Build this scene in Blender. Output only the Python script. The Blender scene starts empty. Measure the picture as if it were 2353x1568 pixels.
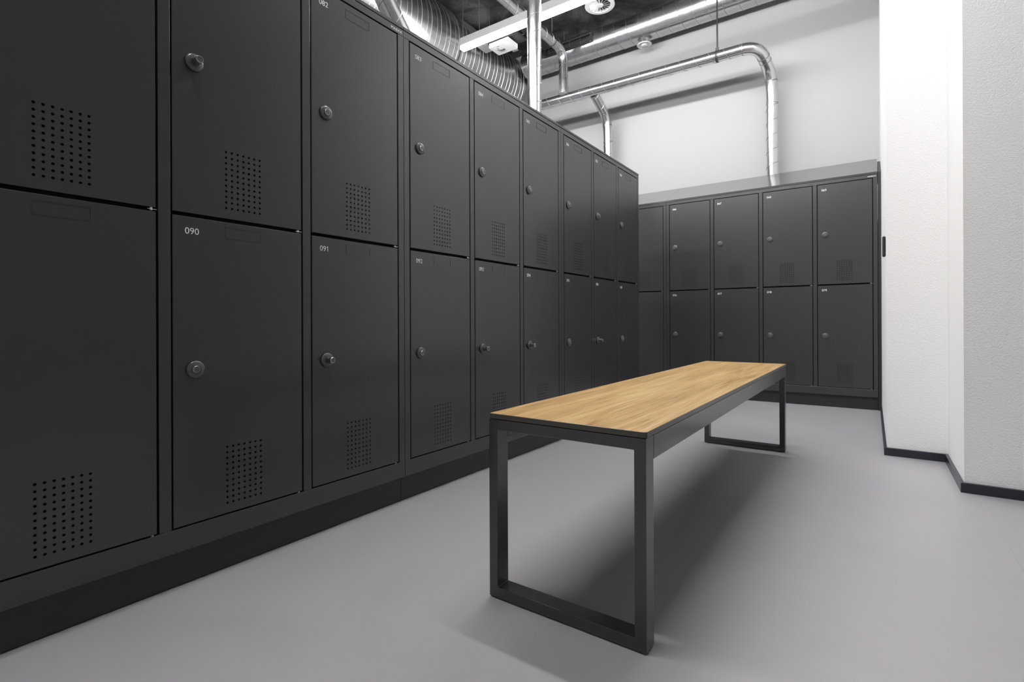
import bpy, bmesh, math, random
from mathutils import Vector, Matrix
random.seed(7)
C = bpy.context.scene.collection
PI = math.pi
# ------------------------------------------------------------------ camera
F_PX, YAW, ROLL, SHIFT, CAM_Z = 1182.46, 0.6102, -0.0041, -44.03, 0.6801
W_PX = 2353.0
F0 = Vector((-math.sin(YAW), math.cos(YAW), 0)); R0 = Vector((math.cos(YAW), math.sin(YAW), 0)); U0 = Vector((0, 0, 1))
R1 = R0*math.cos(ROLL)+U0*math.sin(ROLL); U1 = -R0*math.sin(ROLL)+U0*math.cos(ROLL)
cd = bpy.data.cameras.new('camera'); cam = bpy.data.objects.new('camera', cd); C.objects.link(cam)
cam.matrix_world = Matrix(((R1.x, U1.x, -F0.x, 0), (R1.y, U1.y, -F0.y, 0), (R1.z, U1.z, -F0.z, CAM_Z), (0, 0, 0, 1)))
cd.sensor_width = 36; cd.lens = 36*F_PX/W_PX; cd.shift_y = SHIFT/W_PX; cd.clip_start = .02
sc = bpy.context.scene; sc.camera = cam
# ------------------------------------------------------------------ world, exposure, lamp power
w = bpy.data.worlds.new('world'); sc.world = w; w.use_nodes = True
w.node_tree.nodes['Background'].inputs[0].default_value = (.9, .95, 1, 1)
w.node_tree.nodes['Background'].inputs[1].default_value = .02
sc.view_settings.view_transform = 'Standard'; sc.view_settings.look = 'None'
sc.view_settings.gamma = 1; sc.view_settings.use_curve_mapping = False
sc.view_settings.exposure = 0.1
LAMP = 100.0
sc.cycles.max_bounces = 10; sc.cycles.diffuse_bounces = 6; sc.cycles.glossy_bounces = 5
sc.cycles.sample_clamp_indirect = 4.0; sc.cycles.use_denoising = True
sc.cycles.caustics_reflective = False; sc.cycles.caustics_refractive = False

# ------------------------------------------------------------------ materials
def mat(name, col, rough=.5, metal=0., spec=.5):
    m = bpy.data.materials.new(name); m.use_nodes = True
    b = m.node_tree.nodes['Principled BSDF']
    b.inputs['Base Color'].default_value = (*col, 1); b.inputs['Roughness'].default_value = rough
    b.inputs['Metallic'].default_value = metal; b.inputs['Specular IOR Level'].default_value = spec
    return m
def nt(m): return m.node_tree.nodes, m.node_tree.links, m.node_tree.nodes['Principled BSDF']
def coords(m, scale=(1, 1, 1)):
    n, l, b = nt(m); t = n.new('ShaderNodeTexCoord'); mp = n.new('ShaderNodeMapping')
    mp.inputs['Scale'].default_value = scale; l.new(t.outputs['Object'], mp.inputs['Vector']); return mp.outputs[0]
def noise(m, v, scale, detail=3, rough=.5, dist=0):
    n, l, b = nt(m); x = n.new('ShaderNodeTexNoise'); x.inputs['Scale'].default_value = scale
    x.inputs['Detail'].default_value = detail; x.inputs['Roughness'].default_value = rough; x.inputs['Distortion'].default_value = dist
    l.new(v, x.inputs['Vector']); return x.outputs[0]
def ramp(m, v, stops):
    n, l, b = nt(m); r = n.new('ShaderNodeValToRGB'); e = r.color_ramp.elements
    while len(e) < len(stops): e.new(.5)
    for k, (p, c) in enumerate(stops):
        e[k].position = p; e[k].color = (*c, 1) if not isinstance(c, (int, float)) else (c, c, c, 1)
    l.new(v, r.inputs[0]); return r.outputs[0]
def bump(m, v, strength, dist):
    n, l, b = nt(m); x = n.new('ShaderNodeBump'); x.inputs['Strength'].default_value = strength; x.inputs['Distance'].default_value = dist
    l.new(v, x.inputs['Height']); l.new(x.outputs[0], b.inputs['Normal'])
def math_node(m, op, a, b2):
    n, l, b = nt(m); x = n.new('ShaderNodeMath'); x.operation = op
    for i, q in enumerate((a, b2)):
        if isinstance(q, (int, float)): x.inputs[i].default_value = q
        else: l.new(q, x.inputs[i])
    return x.outputs[0]

M = {}
m = M['paint'] = mat('charcoal_powder_coat', (.036, .036, .037), .27, 0, .7)
v = coords(m); bump(m, noise(m, v, 700, 2), .10, .0006)
m = M['paint_dark'] = mat('black_powder_coat', (.028, .028, .029), .42, 0, .45)
m = M['inside_shade'] = mat('locker_interior_shade', (.012, .012, .012), .7, 0, .2)  # near-black colour painted in for the shade behind the doors
m = M['bench_paint'] = mat('bench_black_paint', (.018, .019, .021), .2, 0, 1.0)
v = coords(m); bump(m, noise(m, v, 600, 2), .08, .0006)
m = M['rosette'] = mat('dark_lock_plastic', (.085, .085, .085), .3, 0, .6)
m = M['steel'] = mat('satin_steel', (.42, .42, .42), .3, 1)
m = M['zinc'] = mat('zinc_pin', (.8, .8, .8), .3, 1)
m = M['white_print'] = mat('white_print', (.78, .78, .78), .5)
m = M['edge'] = mat('bench_edge_band', (.075, .068, .055), .28, 0, .5)
m = M['rubber'] = mat('black_rubber', (.02, .02, .02), .6)
m = M['navy'] = mat('navy_skirting', (.018, .022, .032), .3, 0, .5)
m = M['dark_metal'] = mat('dark_grey_metal', (.07, .07, .07), .45, .6)
m = M['white_metal'] = mat('white_enamel', (.75, .75, .75), .35)
m = M['grey_plastic'] = mat('grey_plastic', (.4, .4, .4), .4)
m = M['foil'] = mat('pale_sheet_metal', (.82, .82, .82), .35, .85)
# galvanised spiral duct
m = M['galv'] = mat('galvanised_steel', (.74, .74, .75), .2, 1)
n, l, b = nt(m); v = coords(m)
nz = noise(m, v, 9, 4, .6)
l.new(ramp(m, nz, [(.2, (.66, .66, .67)), (.8, (.82, .82, .83))]), b.inputs['Base Color'])
l.new(ramp(m, noise(m, v, 22, 3), [(.2, .19), (.8, .27)]), b.inputs['Roughness'])
bump(m, noise(m, v, 4, 2), .10, .015)
m = M['galv_seam'] = mat('galvanised_seam', (.72, .72, .72), .36, 1)
m = M['seam_dark'] = mat('seam_shaded_steel', (.42, .42, .43), .4, 1)
# plaster
def plaster(name, col, scale, strength, dist):
    m = mat(name, col, .85, 0, .2); v = coords(m)
    a = noise(m, v, scale, 2, .5, .3)
    bump(m, ramp(m, a, [(.35, 0.), (.65, 1.)]), strength, dist); return m
M['wall'] = plaster('white_textured_plaster', (.91, .91, .91), 185, .30, .003)
M['wall_smooth'] = plaster('white_painted_wall', (.80, .80, .80), 60, .05, .002)
M['wall_grey'] = plaster('grey_painted_wall', (.40, .40, .40), 60, .05, .002)
M['wall_back'] = plaster('pale_grey_painted_wall', (.46, .46, .46), 60, .05, .002)
m = M['ceiling'] = mat('dark_concrete', (.12, .12, .12), .8, 0, .2)
n, l, b = nt(m); v = coords(m)
l.new(ramp(m, noise(m, v, 2.6, 8, .68, .6), [(.36, (.035, .035, .036)), (.5, (.085, .085, .087)), (.64, (.20, .20, .20))]), b.inputs['Base Color'])
# floor: poured grey-lilac resin
m = M['floor'] = mat('grey_resin_floor', (.3, .29, .31), .34, 0, .6)
n, l, b = nt(m); v = coords(m)
l.new(ramp(m, noise(m, v, 2.2, 6, .6, .8), [(.25, (.385, .372, .398)), (.75, (.425, .412, .434))]), b.inputs['Base Color'])
bump(m, noise(m, v, 900, 2), .05, .0005)
# oak laminate, grain along local y
m = M['oak'] = mat('oak_laminate', (.6, .42, .22), .36, 0, .45)
n, l, b = nt(m)
v1 = coords(m, (5, .55, 5)); v2 = coords(m, (210, 4.5, 20)); v3 = coords(m, (40, 1.1, 20))
big = noise(m, v1, 3.0, 3, .5, 1.2)
mid = noise(m, v3, 1.6, 5, .62, 1.4)
fine = noise(m, v2, 1.5, 5, .6, .5)
s = math_node(m, 'ADD', math_node(m, 'MULTIPLY', big, .30), math_node(m, 'ADD', math_node(m, 'MULTIPLY', mid, .34), math_node(m, 'MULTIPLY', fine, .36)))
l.new(ramp(m, s, [(.39, (.29, .155, .050)), (.46, (.44, .262, .095)), (.53, (.56, .36, .15)), (.61, (.66, .46, .22))]), b.inputs['Base Color'])
bump(m, fine, .08, .0008)
# lamp diffuser
m = M['glow'] = bpy.data.materials.new('lamp_diffuser'); m.use_nodes = True
n = m.node_tree.nodes; l = m.node_tree.links; n.remove(n['Principled BSDF'])
e = n.new('ShaderNodeEmission'); e.inputs[0].default_value = (1, .99, .985, 1); e.inputs[1].default_value = LAMP
l.new(e.outputs[0], n['Material Output'].inputs[0])

# ------------------------------------------------------------------ mesh helpers
class MB:
    def __init__(s): s.v = []; s.f = []; s.mi = []; s.cur = 0
    def add(s, vs, fs):
        o = len(s.v); s.v += [tuple(q) for q in vs]
        for f in fs: s.f.append([o+i for i in f]); s.mi.append(s.cur)
    def box(s, x0, x1, y0, y1, z0, z1, c=0.):
        if c <= 0:
            s.add([(x, y, z) for x in (x0, x1) for y in (y0, y1) for z in (z0, z1)],
                  [(0, 1, 3, 2), (4, 6, 7, 5), (0, 4, 5, 1), (2, 3, 7, 6), (0, 2, 6, 4), (1, 5, 7, 3)])
            return
        bm = bmesh.new(); bmesh.ops.create_cube(bm, size=1)
        for q in bm.verts: q.co = Vector(((x0+x1)/2+q.co.x*(x1-x0), (y0+y1)/2+q.co.y*(y1-y0), (z0+z1)/2+q.co.z*(z1-z0)))
        bmesh.ops.bevel(bm, geom=list(bm.edges), offset=c, segments=2, profile=.5, affect='EDGES')
        bm.verts.index_update(); s.add([q.co[:] for q in bm.verts], [[q.index for q in f.verts] for f in bm.faces]); bm.free()
    def tube(s, pts, r, seg=24, cap=True):
        pts = [Vector(p) for p in pts]; rings = []
        t0 = (pts[1]-pts[0]).normalized(); up = Vector((0, 0, 1)) if abs(t0.z) < .9 else Vector((0, 1, 0))
        nrm = t0.cross(up).normalized(); prev = t0
        for i, p in enumerate(pts):
            a = (p-pts[i-1]).normalized() if i else t0
            c2 = (pts[i+1]-p).normalized() if i < len(pts)-1 else a
            t = (a+c2).normalized()
            q = prev.rotation_difference(t); nrm = (q @ nrm).normalized(); prev = t
            bn = t.cross(nrm).normalized()
            k = 1/max(.5, t.dot(a))
            rings.append([p+(nrm*math.cos(2*PI*j/seg)+bn*math.sin(2*PI*j/seg))*r*(1) for j in range(seg)])
        vs = [q for rg in rings for q in rg]; fs = []
        for i in range(len(rings)-1):
            for j in range(seg):
                fs.append((i*seg+j, i*seg+(j+1) % seg, (i+1)*seg+(j+1) % seg, (i+1)*seg+j))
        if cap: fs.append(tuple(range(seg))[::-1]); fs.append(tuple((len(rings)-1)*seg+j for j in range(seg)))
        s.add(vs, fs)
    def lathe(s, prof, seg=32, origin=(0, 0, 0), axis='-y'):
        # prof: (radius, height) pairs, closed at both ends when radius is 0
        vs = []; fs = []
        for (r, h) in prof:
            for j in range(seg):
                a = 2*PI*j/seg; x, z = r*math.cos(a), r*math.sin(a)
                if axis == '-y': q = (origin[0]+x, origin[1]-h, origin[2]+z)
                elif axis == '-z': q = (origin[0]+x, origin[1]+z, origin[2]-h)
                vs.append(q)
        for i in range(len(prof)-1):
            for j in range(seg): fs.append((i*seg+j, i*seg+(j+1) % seg, (i+1)*seg+(j+1) % seg, (i+1)*seg+j))
        s.add(vs, fs)
    def mesh(s, name, mats, smooth=False):
        me = bpy.data.meshes.new(name); me.from_pydata(s.v, [], s.f); me.update()
        for q in (mats if isinstance(mats, list) else [mats]): me.materials.append(q)
        for p, k in zip(me.polygons, s.mi): p.material_index = k
        bm = bmesh.new(); bm.from_mesh(me); bmesh.ops.remove_doubles(bm, verts=bm.verts, dist=1e-6)
        bmesh.ops.recalc_face_normals(bm, faces=bm.faces); bm.to_mesh(me); bm.free()
        if smooth:
            me.polygons.foreach_set('use_smooth', [True]*len(me.polygons))
            try: me.set_sharp_from_angle(angle=math.radians(38))
            except Exception: pass
        return me
    def build(s, name, mats, parent=None, loc=(0, 0, 0), smooth=False):
        return link(name, s.mesh(name, mats, smooth), parent, loc)
def link(name, me, parent=None, loc=(0, 0, 0), rot=None):
    o = bpy.data.objects.new(name, me); C.objects.link(o); o.location = loc
    if rot: o.rotation_euler = rot
    if parent: o.parent = parent
    return o
def tag(o, label, cat, group=None):
    o['label'] = label; o['category'] = cat
    if group: o['group'] = group
    return o
def thing(name, label, cat, loc=(0, 0, 0), rz=0., group=None):
    o = bpy.data.objects.new(name, None); C.objects.link(o); o.location = loc; o.rotation_euler = (0, 0, rz)
    o.empty_display_size = .1
    return tag(o, label, cat, group)
def struct(name, mb, mt, smooth=False):
    o = mb.build(name, mt, None, (0, 0, 0), smooth); o['kind'] = 'structure'; return o
def text_mesh(body, size, depth=.0002, spacing=1.0, stretch=1.0):
    cu = bpy.data.curves.new('t', 'FONT'); cu.body = body; cu.size = size; cu.extrude = depth; cu.space_character = spacing
    cu.align_x = 'LEFT'; cu.align_y = 'BOTTOM_BASELINE' if False else 'CENTER'
    o = bpy.data.objects.new('t', cu); C.objects.link(o)
    bpy.context.view_layer.update()
    me = bpy.data.meshes.new_from_object(o.evaluated_get(bpy.context.evaluated_depsgraph_get()))
    bpy.data.objects.remove(o); bpy.data.curves.remove(cu)
    # text plane (x right, y up) -> local (x right, z up), facing -y
    xs = [q.co.x for q in me.vertices]; x0 = min(xs)
    for q in me.vertices: q.co = Vector(((q.co.x-x0)*stretch, -q.co.z, q.co.y))
    if body.endswith('1'):      # flag of the figure one
        xm = max(q.co.x for q in me.vertices); zm = max(q.co.z for q in me.vertices); st = size*.085
        bm = bmesh.new(); bm.from_mesh(me)
        y_ = min(q.co.y for q in me.vertices)
        f = [bm.verts.new(p) for p in ((xm-st, y_, zm), (xm-st*2.9, y_, zm-size*.16), (xm-st*2.2, y_, zm-size*.225), (xm-st, y_, zm-size*.13))]
        bm.faces.new(f); bm.to_mesh(me); bm.free()
    me.materials.clear(); me.materials.append(M['white_print']); me.name = 'text'
    return me

# ------------------------------------------------------------------ room shell
YB = 5.6; CEIL = 4.16; XL = -5.9; XR = 2.6; YF = -2.6
b = MB(); b.box(XL-.2, XR+.2, YF-.2, YB+.2, -.12, 0); struct('floor', b, M['floor'])
b = MB(); b.box(XL-.2, XR+.2, YF-.2, YB+.2, CEIL, CEIL+.2); struct('ceiling', b, M['ceiling'])
b = MB(); b.box(XL-.2, XR+.2, YB, YB+.2, 0, CEIL); struct('wall_back', b, M['wall_back'])
b = MB(); b.box(XL-.2, XL, YF-.2, YB, 0, CEIL); struct('wall_left', b, M['wall_grey'])
b = MB(); b.box(XL, XR, YF-.2, YF, 0, CEIL); struct('wall_front', b, M['wall_grey'])
def prism(poly, z0, z1):
    b = MB(); n = len(poly)
    b.add([(x, y, z0) for x, y in poly]+[(x, y, z1) for x, y in poly],
          [tuple(range(n))[::-1], tuple(range(n, 2*n))]+[(i, (i+1) % n, n+(i+1) % n, n+i) for i in range(n)])
    return b
WX, WY1, WX2, WY2 = .0605, 3.212, .297, 2.688
struct('wall_right', prism([(WX, YB), (WX, WY1), (WX2, WY1), (WX2, WY2), (XR+.2, WY2), (XR+.2, YB)], 0, CEIL), M['wall'])
b = MB(); b.box(XR, XR+.2, YF-.2, WY2, 0, CEIL); struct('wall_side', b, M['wall_grey'])
# dark skirting following the right wall
t = .0115; hb = .0385
path = [(WX, 4.72), (WX, WY1), (WX2, WY1), (WX2, WY2), (XR, WY2)]
outp = [(WX-t, 4.72), (WX-t, WY1-t), (WX2-t, WY1-t), (WX2-t, WY2-t), (XR, WY2-t)]
b = MB()
for i in range(4):
    a, c, d, e2 = path[i], path[i+1], outp[i+1], outp[i]
    b.add([(*a, 0), (*c, 0), (*d, 0), (*e2, 0), (*a, hb), (*c, hb), (*d, hb-.001), (*e2, hb-.001)],
          [(0, 1, 2, 3), (4, 7, 6, 5), (0, 4, 5, 1), (3, 2, 6, 7), (1, 5, 6, 2), (0, 3, 7, 4)])
struct('baseboard_right', b, M['navy'])
# weld line in the resin floor by the right wall
b = MB(); b.add([(.345, 2.60, .0006), (.352, 2.60, .0006), (.322, 1.0, .0006), (.315, 1.0, .0006), (.345, 2.60, 0), (.352, 2.60, 0), (.322, 1.0, 0), (.315, 1.0, 0)],
    [(0, 1, 2, 3), (0, 4, 5, 1), (1, 5, 6, 2), (2, 6, 7, 3), (3, 7, 4, 0)]); struct('trim_1', b, M['floor'])

# ------------------------------------------------------------------ lockers
Z_PL, Z_RB, Z_DL, Z_DLT, Z_DU, Z_DUT, Z_TR, Z_TOP = .098, .157, .160, .9557, .966, 1.7535, 1.7825, 1.7965
HL, HU = Z_DLT-Z_DL, Z_DUT-Z_DU
DEPTH = .47
def door_mesh(wd, h):
    b = MB(); c = .0016; th = .019; nx, nz, px, pz = 7, 11, .0157, .0153
    vw, vh = nx*px, nz*pz
    vx0 = wd/2-vw/2; vz0 = .0285-pz/2; vx1, vz1 = vx0+vw, vz0+vh
    X = [c, vx0, vx1, wd-c]; Z = [c, vz0, vz1, h-c]
    for i in range(3):
        for k in range(3):
            if i == 1 and k == 1: continue
            b.add([(X[i], 0, Z[k]), (X[i+1], 0, Z[k]), (X[i+1], 0, Z[k+1]), (X[i], 0, Z[k+1])], [(0, 1, 2, 3)])
    # chamfer ring and returns
    r0 = [(c, 0, c), (wd-c, 0, c), (wd-c, 0, h-c), (c, 0, h-c)]; r1 = [(0, c, 0), (wd, c, 0), (wd, c, h), (0, c, h)]; r2 = [(x, th, z) for x, _, z in r1]
    b.add(r0+r1+r2, [(i, 4+i, 4+(i+1) % 4, (i+1) % 4) for i in range(4)]+[(4+i, 8+i, 8+(i+1) % 4, 4+(i+1) % 4) for i in range(4)])
    NS = 12; hr = .0031
    for i in range(nx):
        for k in range(nz):
            cx, cz = vx0+(i+.5)*px, vz0+(k+.5)*pz
            sq = []
            for j in range(NS):
                a = 2*PI*j/NS+PI/4; dx, dz = math.cos(a), math.sin(a); mxx = max(abs(dx), abs(dz))
                sq.append((cx+dx/mxx*px/2, 0, cz+dz/mxx*pz/2))
            ci = [(cx+hr*math.cos(2*PI*j/NS+PI/4), 0, cz+hr*math.sin(2*PI*j/NS+PI/4)) for j in range(NS)]
            ci2 = [(x, .0022, z) for x, _, z in ci]
            b.add(sq+ci+ci2, [(j, (j+1) % NS, NS+(j+1) % NS, NS+j) for j in range(NS)]+[(NS+j, NS+(j+1) % NS, 2*NS+(j+1) % NS, 2*NS+j) for j in range(NS)])
    b.cur = 1
    b.add([(c, th, c), (wd-c, th, c), (wd-c, th, h-c), (c, th, h-c)], [(0, 1, 2, 3)])  # dark back sheet, shade painted behind the vent holes
    return b.mesh('door', [M['paint'], M['inside_shade']])
def plate_mesh():
    # pressed label frame: a fine raised outline of 100 x 31 mm
    b = MB(); w2, h2, t, d = .050, .0155, .0012, .0009
    b.box(-w2, w2, -d, 0, -h2, -h2+t); b.box(-w2, w2, -d, 0, h2-t, h2); b.box(-w2, -w2+t, -d, 0, -h2+t, h2-t); b.box(w2-t, w2, -d, 0, -h2+t, h2-t)
    return b.mesh('label_frame', M['paint'])
def lock_mesh():
    b = MB()
    b.lathe([(0, 0), (.0190, 0), (.0215, .0015), (.0222, .0035), (.0218, .0055), (.0200, .0072), (.0165, .0082), (.0125, .0086), (.0122, .0100), (.0112, .0104), (.0108, .0090), (0, .0090)], 40)
    return b.mesh('lock', M['rosette'], True)
def button_mesh(out):
    b = MB(); h = .0085
    b.lathe([(.0095, h), (.0095, h+out-.0012), (.0085, h+out), (.0072, h+out), (.0070, h+out-.0008)], 32); b.cur = 1; b.lathe([(.0070, h+out-.0008), (0, h+out-.0008)], 32)
    return b.mesh('lock_button', [M['steel'], M['rosette']], True)
def pin_mesh():
    b = MB(); b.lathe([(0, 0), (.0035, 0), (.0035, .007), (0, .007)], 12, axis='-z'); b.box(-.009, .011, -.004, .006, -.0052, -.0037)
    return b.mesh('hinge_pin', M['zinc'])
PLATE, LOCK, BTN_IN, BTN_OUT, BTN_MID, PIN = plate_mesh(), lock_mesh(), button_mesh(.003), button_mesh(.026), button_mesh(.010), pin_mesh()
OUT = {'081', '091', '093', '094', '096'}; MID = {'076', '077', '087', '089'}
DM = {}
def locker_unit(label, group, loc, rz, ncol, W, first_up, first_low, end=.0325, post=.0365, sloped=False, logo=False, plinth_shift=0.):
    u = thing('locker_unit', label, 'locker', loc, rz, group)
    dw = (W-2*end-(ncol-1)*post)/ncol; g = .0046
    # carcass: sides, back, roof, base, shelf and dark sheet standing in for unlit interior
    b = MB(); y0 = .001
    b.box(0.0006, .0012, y0, DEPTH, Z_PL, Z_TR); b.box(W-.0012, W-.0006, y0, DEPTH, Z_PL, Z_TR)
    b.box(.0012, W-.0012, DEPTH-.001, DEPTH, Z_PL, Z_TR); b.box(.0012, W-.0012, .03, DEPTH-.001, Z_PL, Z_PL+.001)
    b.box(.0012, W-.0012, .004, DEPTH-.001, Z_TR-.001, Z_TR-.0002)
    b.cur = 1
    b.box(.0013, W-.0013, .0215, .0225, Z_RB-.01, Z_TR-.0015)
    b.build('carcass', [M['paint'], M['inside_shade']], u)
    b = MB(); c = .0009
    b.box(.0006, W-.0006, 0, .02, Z_DUT+.0045, Z_TR, c); b.build('top_rail', M['paint'], u)
    b = MB(); b.box(.0006, W-.0006, -.0016, .03, Z_PL, Z_RB, .0014); b.build('bottom_rail', M['paint'], u)
    for i in range(ncol+1):
        if i == 0: a0, a1 = .0006, end-g
        elif i == ncol: a0, a1 = W-end+g, W-.0006
        else: a0 = end+i*dw+(i-1)*post+g; a1 = a0+post-2*g
        b = MB(); b.box(a0, a1, .0002, .02, Z_RB+.0002, Z_DUT+.0043, c); b.build('post', M['paint'], u)
    if not sloped:
        b = MB(); b.box(.0004, W-.0004, -.001, DEPTH, Z_TR+.002, Z_TOP, .001); b.build('top_panel', M['paint'], u)
    else:
        b = MB(); zb = 2.012; y1 = DEPTH-.02; x0, x1 = .0005, W-.0005; zf = 1.8005
        vs = []
        for x in (x0, x1): vs += [(x, -.001, Z_TR+.002), (x, y1, Z_TR+.002), (x, y1, zb), (x, -.0005, zf), (x, -.001, zf-.0006)]
        b.add(vs, [(0, 1, 2, 3, 4), (9, 8, 7, 6, 5), (0, 5, 6, 1), (1, 6, 7, 2), (2, 7, 8, 3), (3, 8, 9, 4), (4, 9, 5, 0)])
        b.build('sloping_top', M['paint_top'], u)
    b = MB(); b.box(.001-plinth_shift, W-.001-plinth_shift, .0245, .0265, .003, Z_PL-.0005, 0)
    b.box(.001, .003, .0265, DEPTH-.02, .0, Z_PL-.0005); b.box(W-.003, W-.001, .0265, DEPTH-.02, .0, Z_PL-.0005); b.box(.003, W-.003, DEPTH-.022, DEPTH-.02, 0, Z_PL-.0005)
    b.build('plinth', M['paint_dark'], u)
    for i in range(ncol):
        x = end+i*(dw+post)
        for low in (0, 1):
            h = HL if low else HU; z = Z_DL if low else Z_DU
            key = (round(dw, 4), low)
            if key not in DM: DM[key] = door_mesh(dw, h)
            num = '%03d' % ((first_low if low else first_up)+i)
            d = link('door', DM[key], u, (x, 0, z))
            dz = 0 if low else -.0065
            link('label_frame', PLATE, d, (dw/2, 0, h-.0290+dz))
            link('lock', LOCK, d, (.051, 0, .400 if low else .392))
            k = link('lock_button', BTN_OUT if num in OUT else (BTN_MID if num in MID else BTN_IN), d, (.051, 0, .400 if low else .392))
            if num in OUT: k['label'] = 'steel lock button popped out'
            t = link('number', text_mesh(num, .0235, .00015, 1.02, .97), d, (.0285, -.0002, h-.0375+dz))
            link('hinge_pin', PIN, u, (x+dw-.009, .006, z-.0005))
    if logo:
        link('maker_mark', text_mesh('MABXX', .0135, .00015, 1.0, 1.15), u, (W-.060, -.0002, 1.769))
    return u
m = M['paint_top'] = mat('smooth_charcoal_coat', (.046, .046, .047), .14, 0, 1.0); nt(m)[2].inputs['Coat Weight'].default_value = .6; nt(m)[2].inputs['Coat Roughness'].default_value = .1
D = -1.4451; S = 1.3593
G1 = 'lockers in the long left row'; G2 = 'lockers against the back wall'
W0 = 1.2125
locker_unit('charcoal metal locker unit nearest the camera, doors 080 to 082 over 089 to 091', G1, (D, S-W0, 0), PI/2, 3, W0, 80, 89, logo=True, plinth_shift=.0)
locker_unit('charcoal metal locker unit, middle of left row, doors 083 to 085 over 092 to 094', G1, (D, S, 0), PI/2, 3, 1.2, 83, 92)
locker_unit('charcoal metal locker unit ending the left row, doors 086 to 088 over 095 to 097', G1, (D, S+1.2, 0), PI/2, 3, 1.19, 86, 95)
YR = 4.7459; XR1 = .0384
locker_unit('charcoal locker unit with sloping top, doors 066 to 069, beside the white wall', G2, (XR1-1.603, YR, 0), 0, 4, 1.603, 66, 76, end=.0323, sloped=True, logo=True)
locker_unit('charcoal sloping-top locker unit at the back, mostly hidden behind the left row', G2, (XR1-3.206, YR, 0), 0, 4, 1.603, 62, 72, end=.0323, sloped=True)
b = MB(); b.box(XR1+.002, WX-.001, YR+.012, YR+.03, 0.001, 1.80); x0_, x1_ = XR1+.002, WX-.001; b.add([(x, y, z) for x in (x0_, x1_) for y, z in ((YR+.012, 1.80), (YR+DEPTH-.03, 1.80), (YR+DEPTH-.03, 1.985), (YR+.02, 1.805))], [(0, 1, 2, 3), (7, 6, 5, 4), (0, 4, 5, 1), (1, 5, 6, 2), (2, 6, 7, 3), (3, 7, 4, 0)])
tag(b.build('filler_strip', M['paint_dark']), 'narrow black filler strip between the back lockers and white wall', 'filler strip')

# ------------------------------------------------------------------ bench
bn = thing('bench', 'long low bench with oak seat on black rectangular steel frame legs', 'bench', (-.7785, 1.012, 0), -.0042)
BW, BL = .4035, 2.009
b = MB(); r = .006; zb, zt = .4422, .4545
def rrect(x0, x1, y0, y1, r, n=5):
    pts = []
    for (cx, cy, a0) in ((x1-r, y0+r, -PI/2), (x1-r, y1-r, 0), (x0+r, y1-r, PI/2), (x0+r, y0+r, PI)):
        for k in range(n+1):
            a = a0+PI/2*k/n; pts.append((cx+r*math.cos(a), cy+r*math.sin(a)))
    return pts
P0 = rrect(0, BW, 0, BL, r); P1 = rrect(.0008, BW-.0008, .0008, BL-.0008, r); nn = len(P0)
b = MB(); b.add([(x, y, zb) for x, y in P0]+[(x, y, zt-.0008) for x, y in P0]+[(x, y, zt) for x, y in P1],
    [tuple(range(nn))[::-1]]+[(i, (i+1) % nn, nn+(i+1) % nn, nn+i) for i in range(nn)]+[(nn+i, nn+(i+1) % nn, 2*nn+(i+1) % nn, 2*nn+i) for i in range(nn)])
b.cur = 1; b.add([(x, y, zt) for x, y in P1], [tuple(range(nn))])
b.build('seat', [M['edge'], M['oak']], bn)['label'] = 'oak seat board with dark edge band'
zft = .4408; fw = .0255; fd = .0445
for k, y0 in enumerate((0, BL-fd)):
    b = MB(); c = .0014
    bm = bmesh.new()
    x0, x1, z0, z1 = 0, BW-.0015, .0035, zft
    outer = [(x0, z0), (x1, z0), (x1, z1), (x0, z1)]; inner = [(x0+fw, z0+fw), (x1-fw, z0+fw), (x1-fw, z1-fw), (x0+fw, z1-fw)]
    vs = [bm.verts.new((x, y, z)) for y in (y0, y0+fd) for (x, z) in outer+inner]
    for s0 in (0, 8):
        for i in range(4):
            bm.faces.new([vs[s0+i], vs[s0+(i+1) % 4], vs[s0+4+(i+1) % 4], vs[s0+4+i]])
    for i in range(4):
        bm.faces.new([vs[i], vs[(i+1) % 4], vs[8+(i+1) % 4], vs[8+i]]); bm.faces.new([vs[4+i], vs[4+(i+1) % 4], vs[12+(i+1) % 4], vs[12+i]])
    bmesh.ops.recalc_face_normals(bm, faces=bm.faces)
    # long edges only, so the mitres stay crisp
    ed = [e for e in bm.edges if not (e.calc_face_angle(0) < .1)]
    bmesh.ops.bevel(bm, geom=ed, offset=c, segments=2, profile=.5, affect='EDGES')
    bm.verts.index_update(); b.add([q.co[:] for q in bm.verts], [[q.index for q in f.verts] for f in bm.faces]); bm.free()
    lf = b.build('leg_frame', M['bench_paint'], bn)
    for gx in (.03, BW-.03):
        g = MB(); g.lathe([(0, 0), (.009, 0), (.009, .0037), (0, .0037)], 16, (gx, y0+fd/2, .0037), '-z'); g.build('glide', M['rubber'], lf)
for x0 in (0, BW-.0015-.025):
    b = MB(); b.box(x0, x0+.025, fd+.0006, BL-fd-.0006, .3905, zft-.0006, .0016); b.build('side_rail', M['bench_paint'], bn)
b = MB()
for y in (.5, 1.0, 1.5): b.box(.025, BW-.0265, y, y+.03, .405, .4398)
b.build('cross_bar', M['bench_paint'], bn)

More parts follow.
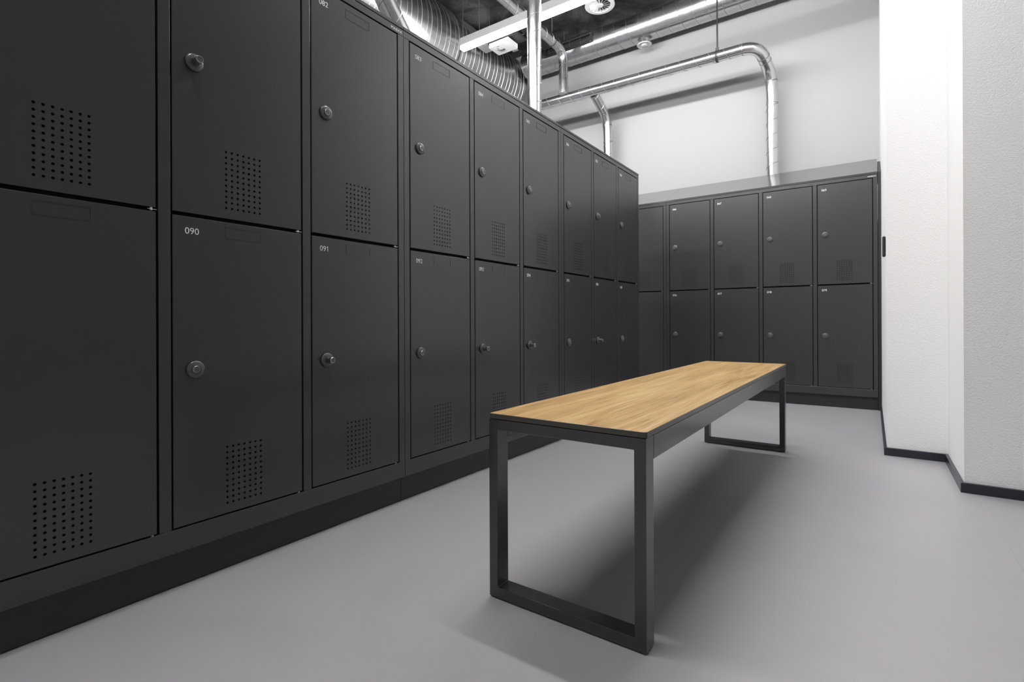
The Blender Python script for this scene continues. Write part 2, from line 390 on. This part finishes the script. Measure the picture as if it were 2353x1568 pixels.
# ------------------------------------------------------------------ round ducts and pipes
def smooth_path(pts, rad, n=7):
    pts = [Vector(p) for p in pts]; out = [pts[0]]
    for i in range(1, len(pts)-1):
        a, p, c2 = pts[i-1], pts[i], pts[i+1]
        da, dc = (a-p), (c2-p); la, lc = da.length, dc.length; da.normalize(); dc.normalize()
        t = min(rad, la*.49, lc*.49)
        A, Cc = p+da*t, p+dc*t
        for k in range(n+1):
            s = k/n; out.append(A*(1-s)**2+p*2*s*(1-s)+Cc*s*s)
    out.append(pts[-1]); return out
def helix(b, p, q, r, pitch, ph=0., hw=.0075, hh=.0028, seg=26):
    p, q = Vector(p), Vector(q); L = (q-p).length; t = (q-p)/L
    up = Vector((0, 0, 1)) if abs(t.z) < .9 else Vector((0, 1, 0)); n = t.cross(up).normalized(); bn2 = t.cross(n)
    N = max(2, int(L/pitch*seg)); vs = []; fs = []
    for i in range(N+1):
        s = i/N*L; a = 2*PI*s/pitch+ph; d = n*math.cos(a)+bn2*math.sin(a); c = p+t*s
        vs += [c+d*(r-.0005)-t*hw/2, c+d*(r+hh)-t*hw/5, c+d*(r+hh)+t*hw/5, c+d*(r-.0005)+t*hw/2]
    for i in range(N):
        for j in range(3): fs.append((i*4+j, i*4+j+1, i*4+5+j, i*4+4+j))
    b.add(vs, fs)
def ring(b, p, t, r, wd=.008, hh=.002, seg=32):
    p = Vector(p); t = Vector(t).normalized(); b.tube([p-t*wd/2, p-t*wd/2+t*.0005, p+t*wd/2-t*.0005, p+t*wd/2], r+hh, seg)
def pipe(parent, name, pts, r, rad=.1, pitch=.137, seg=32, ph=0.):
    path = smooth_path(pts, rad, 9) if len(pts) > 2 else [Vector(p) for p in pts]
    b = MB(); b.tube(path, r, seg)
    o = b.build(name, M['galv'], parent, smooth=True)
    h = MB()
    for i in range(len(pts)-1):
        a, c = Vector(pts[i]), Vector(pts[i+1]); L = (c-a).length; d = (c-a)/L
        s0 = 0 if i == 0 else min(rad, L*.49); s1 = L if i == len(pts)-2 else L-min(rad, L*.49)
        if s1-s0 > .08: helix(h, a+d*s0, a+d*s1, r, pitch, ph)
        if i > 0: ring(h, a+d*s0, d, r)
        if i < len(pts)-2: ring(h, a+d*s1, d, r)
    h.build('seam', M['seam_dark'], o, smooth=True)
    return o
def rod(parent, p, ztop, r, mt='zinc'):
    b = MB(); b.tube([p, (p[0], p[1], ztop)], r, 10); return b.build('hanger_rod', M[mt], parent, smooth=True)
# large duct behind the lockers, along the room
t = thing('ventilation_duct', 'very large round silver duct above and behind the left lockers', 'duct', (-3.99, 2, 3.72))
BX, BZ, BR = 0, 0, .42
b = MB(); b.tube([(0, -3.6, 0), (0, 3.45, 0)], BR, 96); o = b.build('duct_shell', M['galv'], t, smooth=True)
h = MB(); helix(h, (0, -3.6, 0), (0, 3.45, 0), BR, .137, 0, .008, .0045, 64); helix(h, (0, -3.6, 0), (0, 3.45, 0), BR, .137, 2.6, .005, .002, 64); h.build('seam', M['galv_seam'], o, smooth=True)
b = MB()
for y in (-2.4, .55, 2.2): ring(b, (0, y, 0), (0, 1, 0), BR, .012, .006, 96)
b.build('hanger_band', M['dark_metal'], t, smooth=True)
for y in (-2.4, .55, 2.2):
    for s in (-1, 1): rod(t, (s*.43, y, 0), CEIL-3.72, .005)
# duct along the back wall with grille and valve
t = thing('ventilation_duct', 'round silver spiral duct along the top of the white back wall', 'duct', (-1.8, 5.4, 3.87))
o = pipe(t, 'duct_shell', [(-1.73, 0, 0), (1.85, 0, 0)], .147, seg=64)
b = MB(); x0, x1, z0, z1 = -1.39, -.757, -.052, .060; yy = -.158
b.box(x0, x1, yy, yy+.004, z0, z0+.022); b.box(x0, x1, yy, yy+.004, z1-.022, z1); b.box(x0, x0+.03, yy, yy+.004, z0+.022, z1-.022); b.box(x1-.03, x1, yy, yy+.004, z0+.022, z1-.022)
b.box(x0+.002, x1-.002, yy+.004, yy+.06, z0+.002, z0+.006); b.box(x0+.002, x1-.002, yy+.004, yy+.06, z1-.006, z1-.002); b.box(x1-.006, x1-.002, yy+.004, yy+.06, z0+.006, z1-.006); b.box(x0+.002, x0+.006, yy+.004, yy+.06, z0+.006, z1-.006)
b.box(x0+.03, x1-.03, yy+.018, yy+.020, z0+.02, z1-.02)
for k in range(4): b.box(x0+.03, x1-.03, yy+.006, yy+.008, z0+.030+k*.0145, z0+.034+k*.0145)
g = b.build('grille', M['dark_metal'], t); g['label'] = 'dark rectangular supply grille on the duct'
b = MB()
for xx in (x0+.015, x1-.02, (x0+x1)/2-.05):
    for zz in (z0+.011, z1-.011): b.lathe([(.004, 0), (.003, .002), (0, .0025)], 8, (xx, yy, zz))
b.build('screw', M['zinc'], g)
b = MB(); b.lathe([(.075, .118), (.058, .125), (.056, .145), (.056, .185)], 40, (-.21, 0, 0), '-z'); vs_ = b.build('valve_stub', M['galv'], t, smooth=True)
b = MB(); b.lathe([(.056, .182), (.078, .190), (.078, .196), (.070, .200), (.048, .194), (.042, .188), (.036, .188), (.036, .204), (.030, .208), (0, .208)], 40, (-.21, 0, 0), '-z'); b.build('valve_disc', M['white_metal'], vs_, smooth=True)
for xx in (-1.2, .3, 1.5): rod(t, (xx, 0, .147), CEIL-3.87, .006)
# tall pipe standing behind the left row
t = thing('vent_pipe', 'upright bright spiral pipe rising behind the left lockers to the ceiling', 'pipe', (-2.143, 3.3825, 0))
pipe(t, 'pipe_shell', [(0, 0, 0), (0, 0, CEIL)], .0545, seg=48, ph=.6)
# leaning pipe at the upper left
t = thing('vent_pipe', 'slanting silver pipe crossing in front of the large duct at upper left', 'pipe', (-2.4, 2.7, 0))
pipe(t, 'pipe_shell', [(0, -2.0, CEIL), (0, 0, 1.985), (0, 0, 0)], .058, .15, seg=48)
# wall pipe run with the elbow
t = thing('vent_pipe', 'slim silver pipe run with branches, bending down the back wall behind the sloping lockers', 'pipe', (-.765, 5.4, 0))
ox, oy = -.765, 5.4
def L3(x, y, z): return (x-ox, y-oy, z)
pipe(t, 'pipe_shell', [L3(-4.4, 5.1, 3.214), L3(-.835, 5.1, 3.176), L3(-.775, 5.36, 3.02), L3(-.765, 5.4, 2.86), L3(-.765, 5.4, 0)], .052, .13, seg=40)
b = MB(); ring(b, L3(-1.188, 5.1, 3.180), (1, 0, 0), .052, .022, .003, 40); b.box(-1.188-ox-.015, -1.188-ox+.015, 5.1-oy-.008, 5.1-oy+.008, 3.23, 3.262)
cl = b.build('pipe_clamp', M['dark_metal'], t)
rod(t, L3(-1.188, 5.1, 3.25), CEIL, .0075, 'dark_metal')
# branch down the wall, and the feed from under the ceiling, both joined to the run
pipe(t, 'branch_pipe', [L3(-2.475, 5.13, 3.155), L3(-2.445, 5.38, 2.985), L3(-2.44, 5.40, 2.80), L3(-2.44, 5.4, 0)], .050, .09, seg=40)
pipe(t, 'feed_pipe', [L3(-2.85, 2.2, 3.745), L3(-2.845, 5.1, 3.745), L3(-2.84, 5.1, 3.235)], .052, .17, seg=40)
b = MB(); ring(b, L3(-2.848, 4.86, 3.745), (0, 1, 0), .052, .012, .003, 40); q = L3(-2.85, 4.86, 3.8); b.box(q[0]-.01, q[0]+.01, q[1]-.007, q[1]+.007, 3.797, 3.84); b.build('pipe_clamp', M['dark_metal'], t)
rod(t, L3(-2.85, 4.86, 3.83), CEIL, .006); rod(t, L3(-2.85, 3.2, 3.79), CEIL, .006)
q = L3(-2.84, 5.1, 3.26); b = MB(); b.lathe([(.060, -.0), (.060, .035), (.053, .040)], 32, (q[0], q[1], q[2]+.02), '-z'); b.build('saddle', M['galv'], t, smooth=True)
# volume control box with its duct
t = thing('damper_box', 'airflow control unit on a short silver duct behind the ceiling lamp', 'damper', (-3.2, 4.5, 3.8))
b = MB(); b.tube([(-.345, 0, 0), (.21, 0, 0)], .088, 48); ring(b, (.17, 0, 0), (1, 0, 0), .088, .02, .004, 48); ring(b, (.12, 0, 0), (1, 0, 0), .088, .012, .003, 48)
b.build('duct_shell', M['galv'], t, smooth=True)
b = MB(); b.box(-.34, .10, -.075, .075, -.105, -.062, .003); b.build('insulated_sleeve', M['foil'], t)
b = MB(); b.box(-.19, .20, -.085, .085, -.125, -.105, .001); b.build('mounting_plate', M['dark_metal'], t)
b = MB(); b.box(-.145, .105, -.125, .055, -.195, -.145, .002); b.box(-.02, .02, -.04, .0, -.145, -.125)
c_ = b.build('controller', M['white_metal'], t); c_['label'] = 'flat white controller box'
b = MB(); b.lathe([(.045, 0), (.04, .005), (.028, .006), (.024, .012), (0, .012)], 24, (-.045, -.04, -.195), '-z'); kn = b.build('dial', M['grey_plastic'], c_, smooth=True)
b = MB(); b.box(-.05, .005, -.047, -.041, -.213, -.207); b.box(-.06, -.02, -.105, -.10, -.1965, -.195); b.build('lever', M['rubber'], c_)
b = MB(); b.box(-.05, .02, .07, .2, -.125, -.12)
b.tube([(.15, .02, .085), (.15, .02, CEIL-3.8)], .004, 8); b.tube([(-.25, .02, .085), (-.25, .02, CEIL-3.8)], .004, 8); b.build('bracket', M['zinc'], t)
# swirl diffuser under the ceiling
t = thing('ceiling_diffuser', 'round white swirl air diffuser with radial vanes near the ceiling', 'air diffuser', (-2.293, 4.885, 3.95))
b = MB(); b.lathe([(.150, .0), (.153, .004), (.150, .008), (.116, .011), (.112, .008), (.112, -.02), (.150, -.02), (.150, 0)], 64, (0, 0, 0), '-z'); rim = b.build('rim', M['white_metal'], t, smooth=True)
b = MB(); b.lathe([(.034, -.004), (.034, .006), (.028, .010), (0, .011)], 32, (0, 0, 0), '-z')
for k in range(16):
    a = 2*PI*k/16; ca, sa = math.cos(a), math.sin(a)
    def P(r_, o_, z_): return (r_*ca-o_*sa, r_*sa+o_*ca, z_)
    b.add([P(.03, -.0035, -.004), P(.03, .004, .002), P(.114, .010, .010), P(.114, -.014, -.009), P(.03, -.0035, -.006), P(.03, .004, 0), P(.114, .010, .008), P(.114, -.014, -.011)],
          [(0, 1, 2, 3), (4, 7, 6, 5), (0, 4, 5, 1), (1, 5, 6, 2), (2, 6, 7, 3), (3, 7, 4, 0)])
b.build('vanes', M['white_metal'], t)
b = MB(); b.lathe([(.148, -.02), (.148, -.06), (.10, -.10), (.10, -(CEIL-3.95))], 48, (0, 0, 0), '-z'); b.cur = 1; b.lathe([(.112, -.018), (0, -.018)], 32, (0, 0, 0), '-z')
b.build('neck', [M['dark_metal'], M['rubber']], t, smooth=True)

# ------------------------------------------------------------------ ceiling lamps (linear, three rows across the room)
def lamp(label, x0, x1, y, z0, group):
    t = thing('ceiling_lamp', label, 'lamp', ((x0+x1)/2, y, z0), 0, group)
    hl = (x1-x0)/2; hw = .031
    b = MB(); b.box(-hl, hl, -hw, hw, .036, .112, .003); b.box(-hl, -hl+.004, -hw, hw, .0, .036); b.box(hl-.004, hl, -hw, hw, .0, .036)
    b.build('housing', M['white_metal'], t)
    b = MB(); b.box(-hl+.004, hl-.004, -hw+.001, hw-.001, 0, .0355, .004); b.build('diffuser', M['glow'], t)
    for s in (-.86, .86):
        w_ = MB(); w_.tube([(s*hl, 0, .112), (s*hl, 0, CEIL-z0)], .002, 8); w_.build('suspension_wire', M['zinc'], t)
    return t
LZ = 3.39
GL = 'linear lamps across the room'
lamp('long glowing linear ceiling lamp hung on wires in front of the silver ducts', -3.345, -.14, 3.93, LZ, GL)
lamp('linear ceiling lamp above the middle of the bench, out of frame', -3.345, -.14, 2.035, LZ, GL)
lamp('linear ceiling lamp above the near end of the bench, out of frame', -3.345, -.14, .406, LZ, GL)

# ------------------------------------------------------------------ pull handle on the wall edge
b = MB(); pr = []
b.box(WX-.0145, WX, 3.30, 3.345, 1.013, 1.118, .006)
tag(b.build('wall_switch', M['rubber']), 'small black rounded fitting on the side face of the white wall', 'wall fitting')
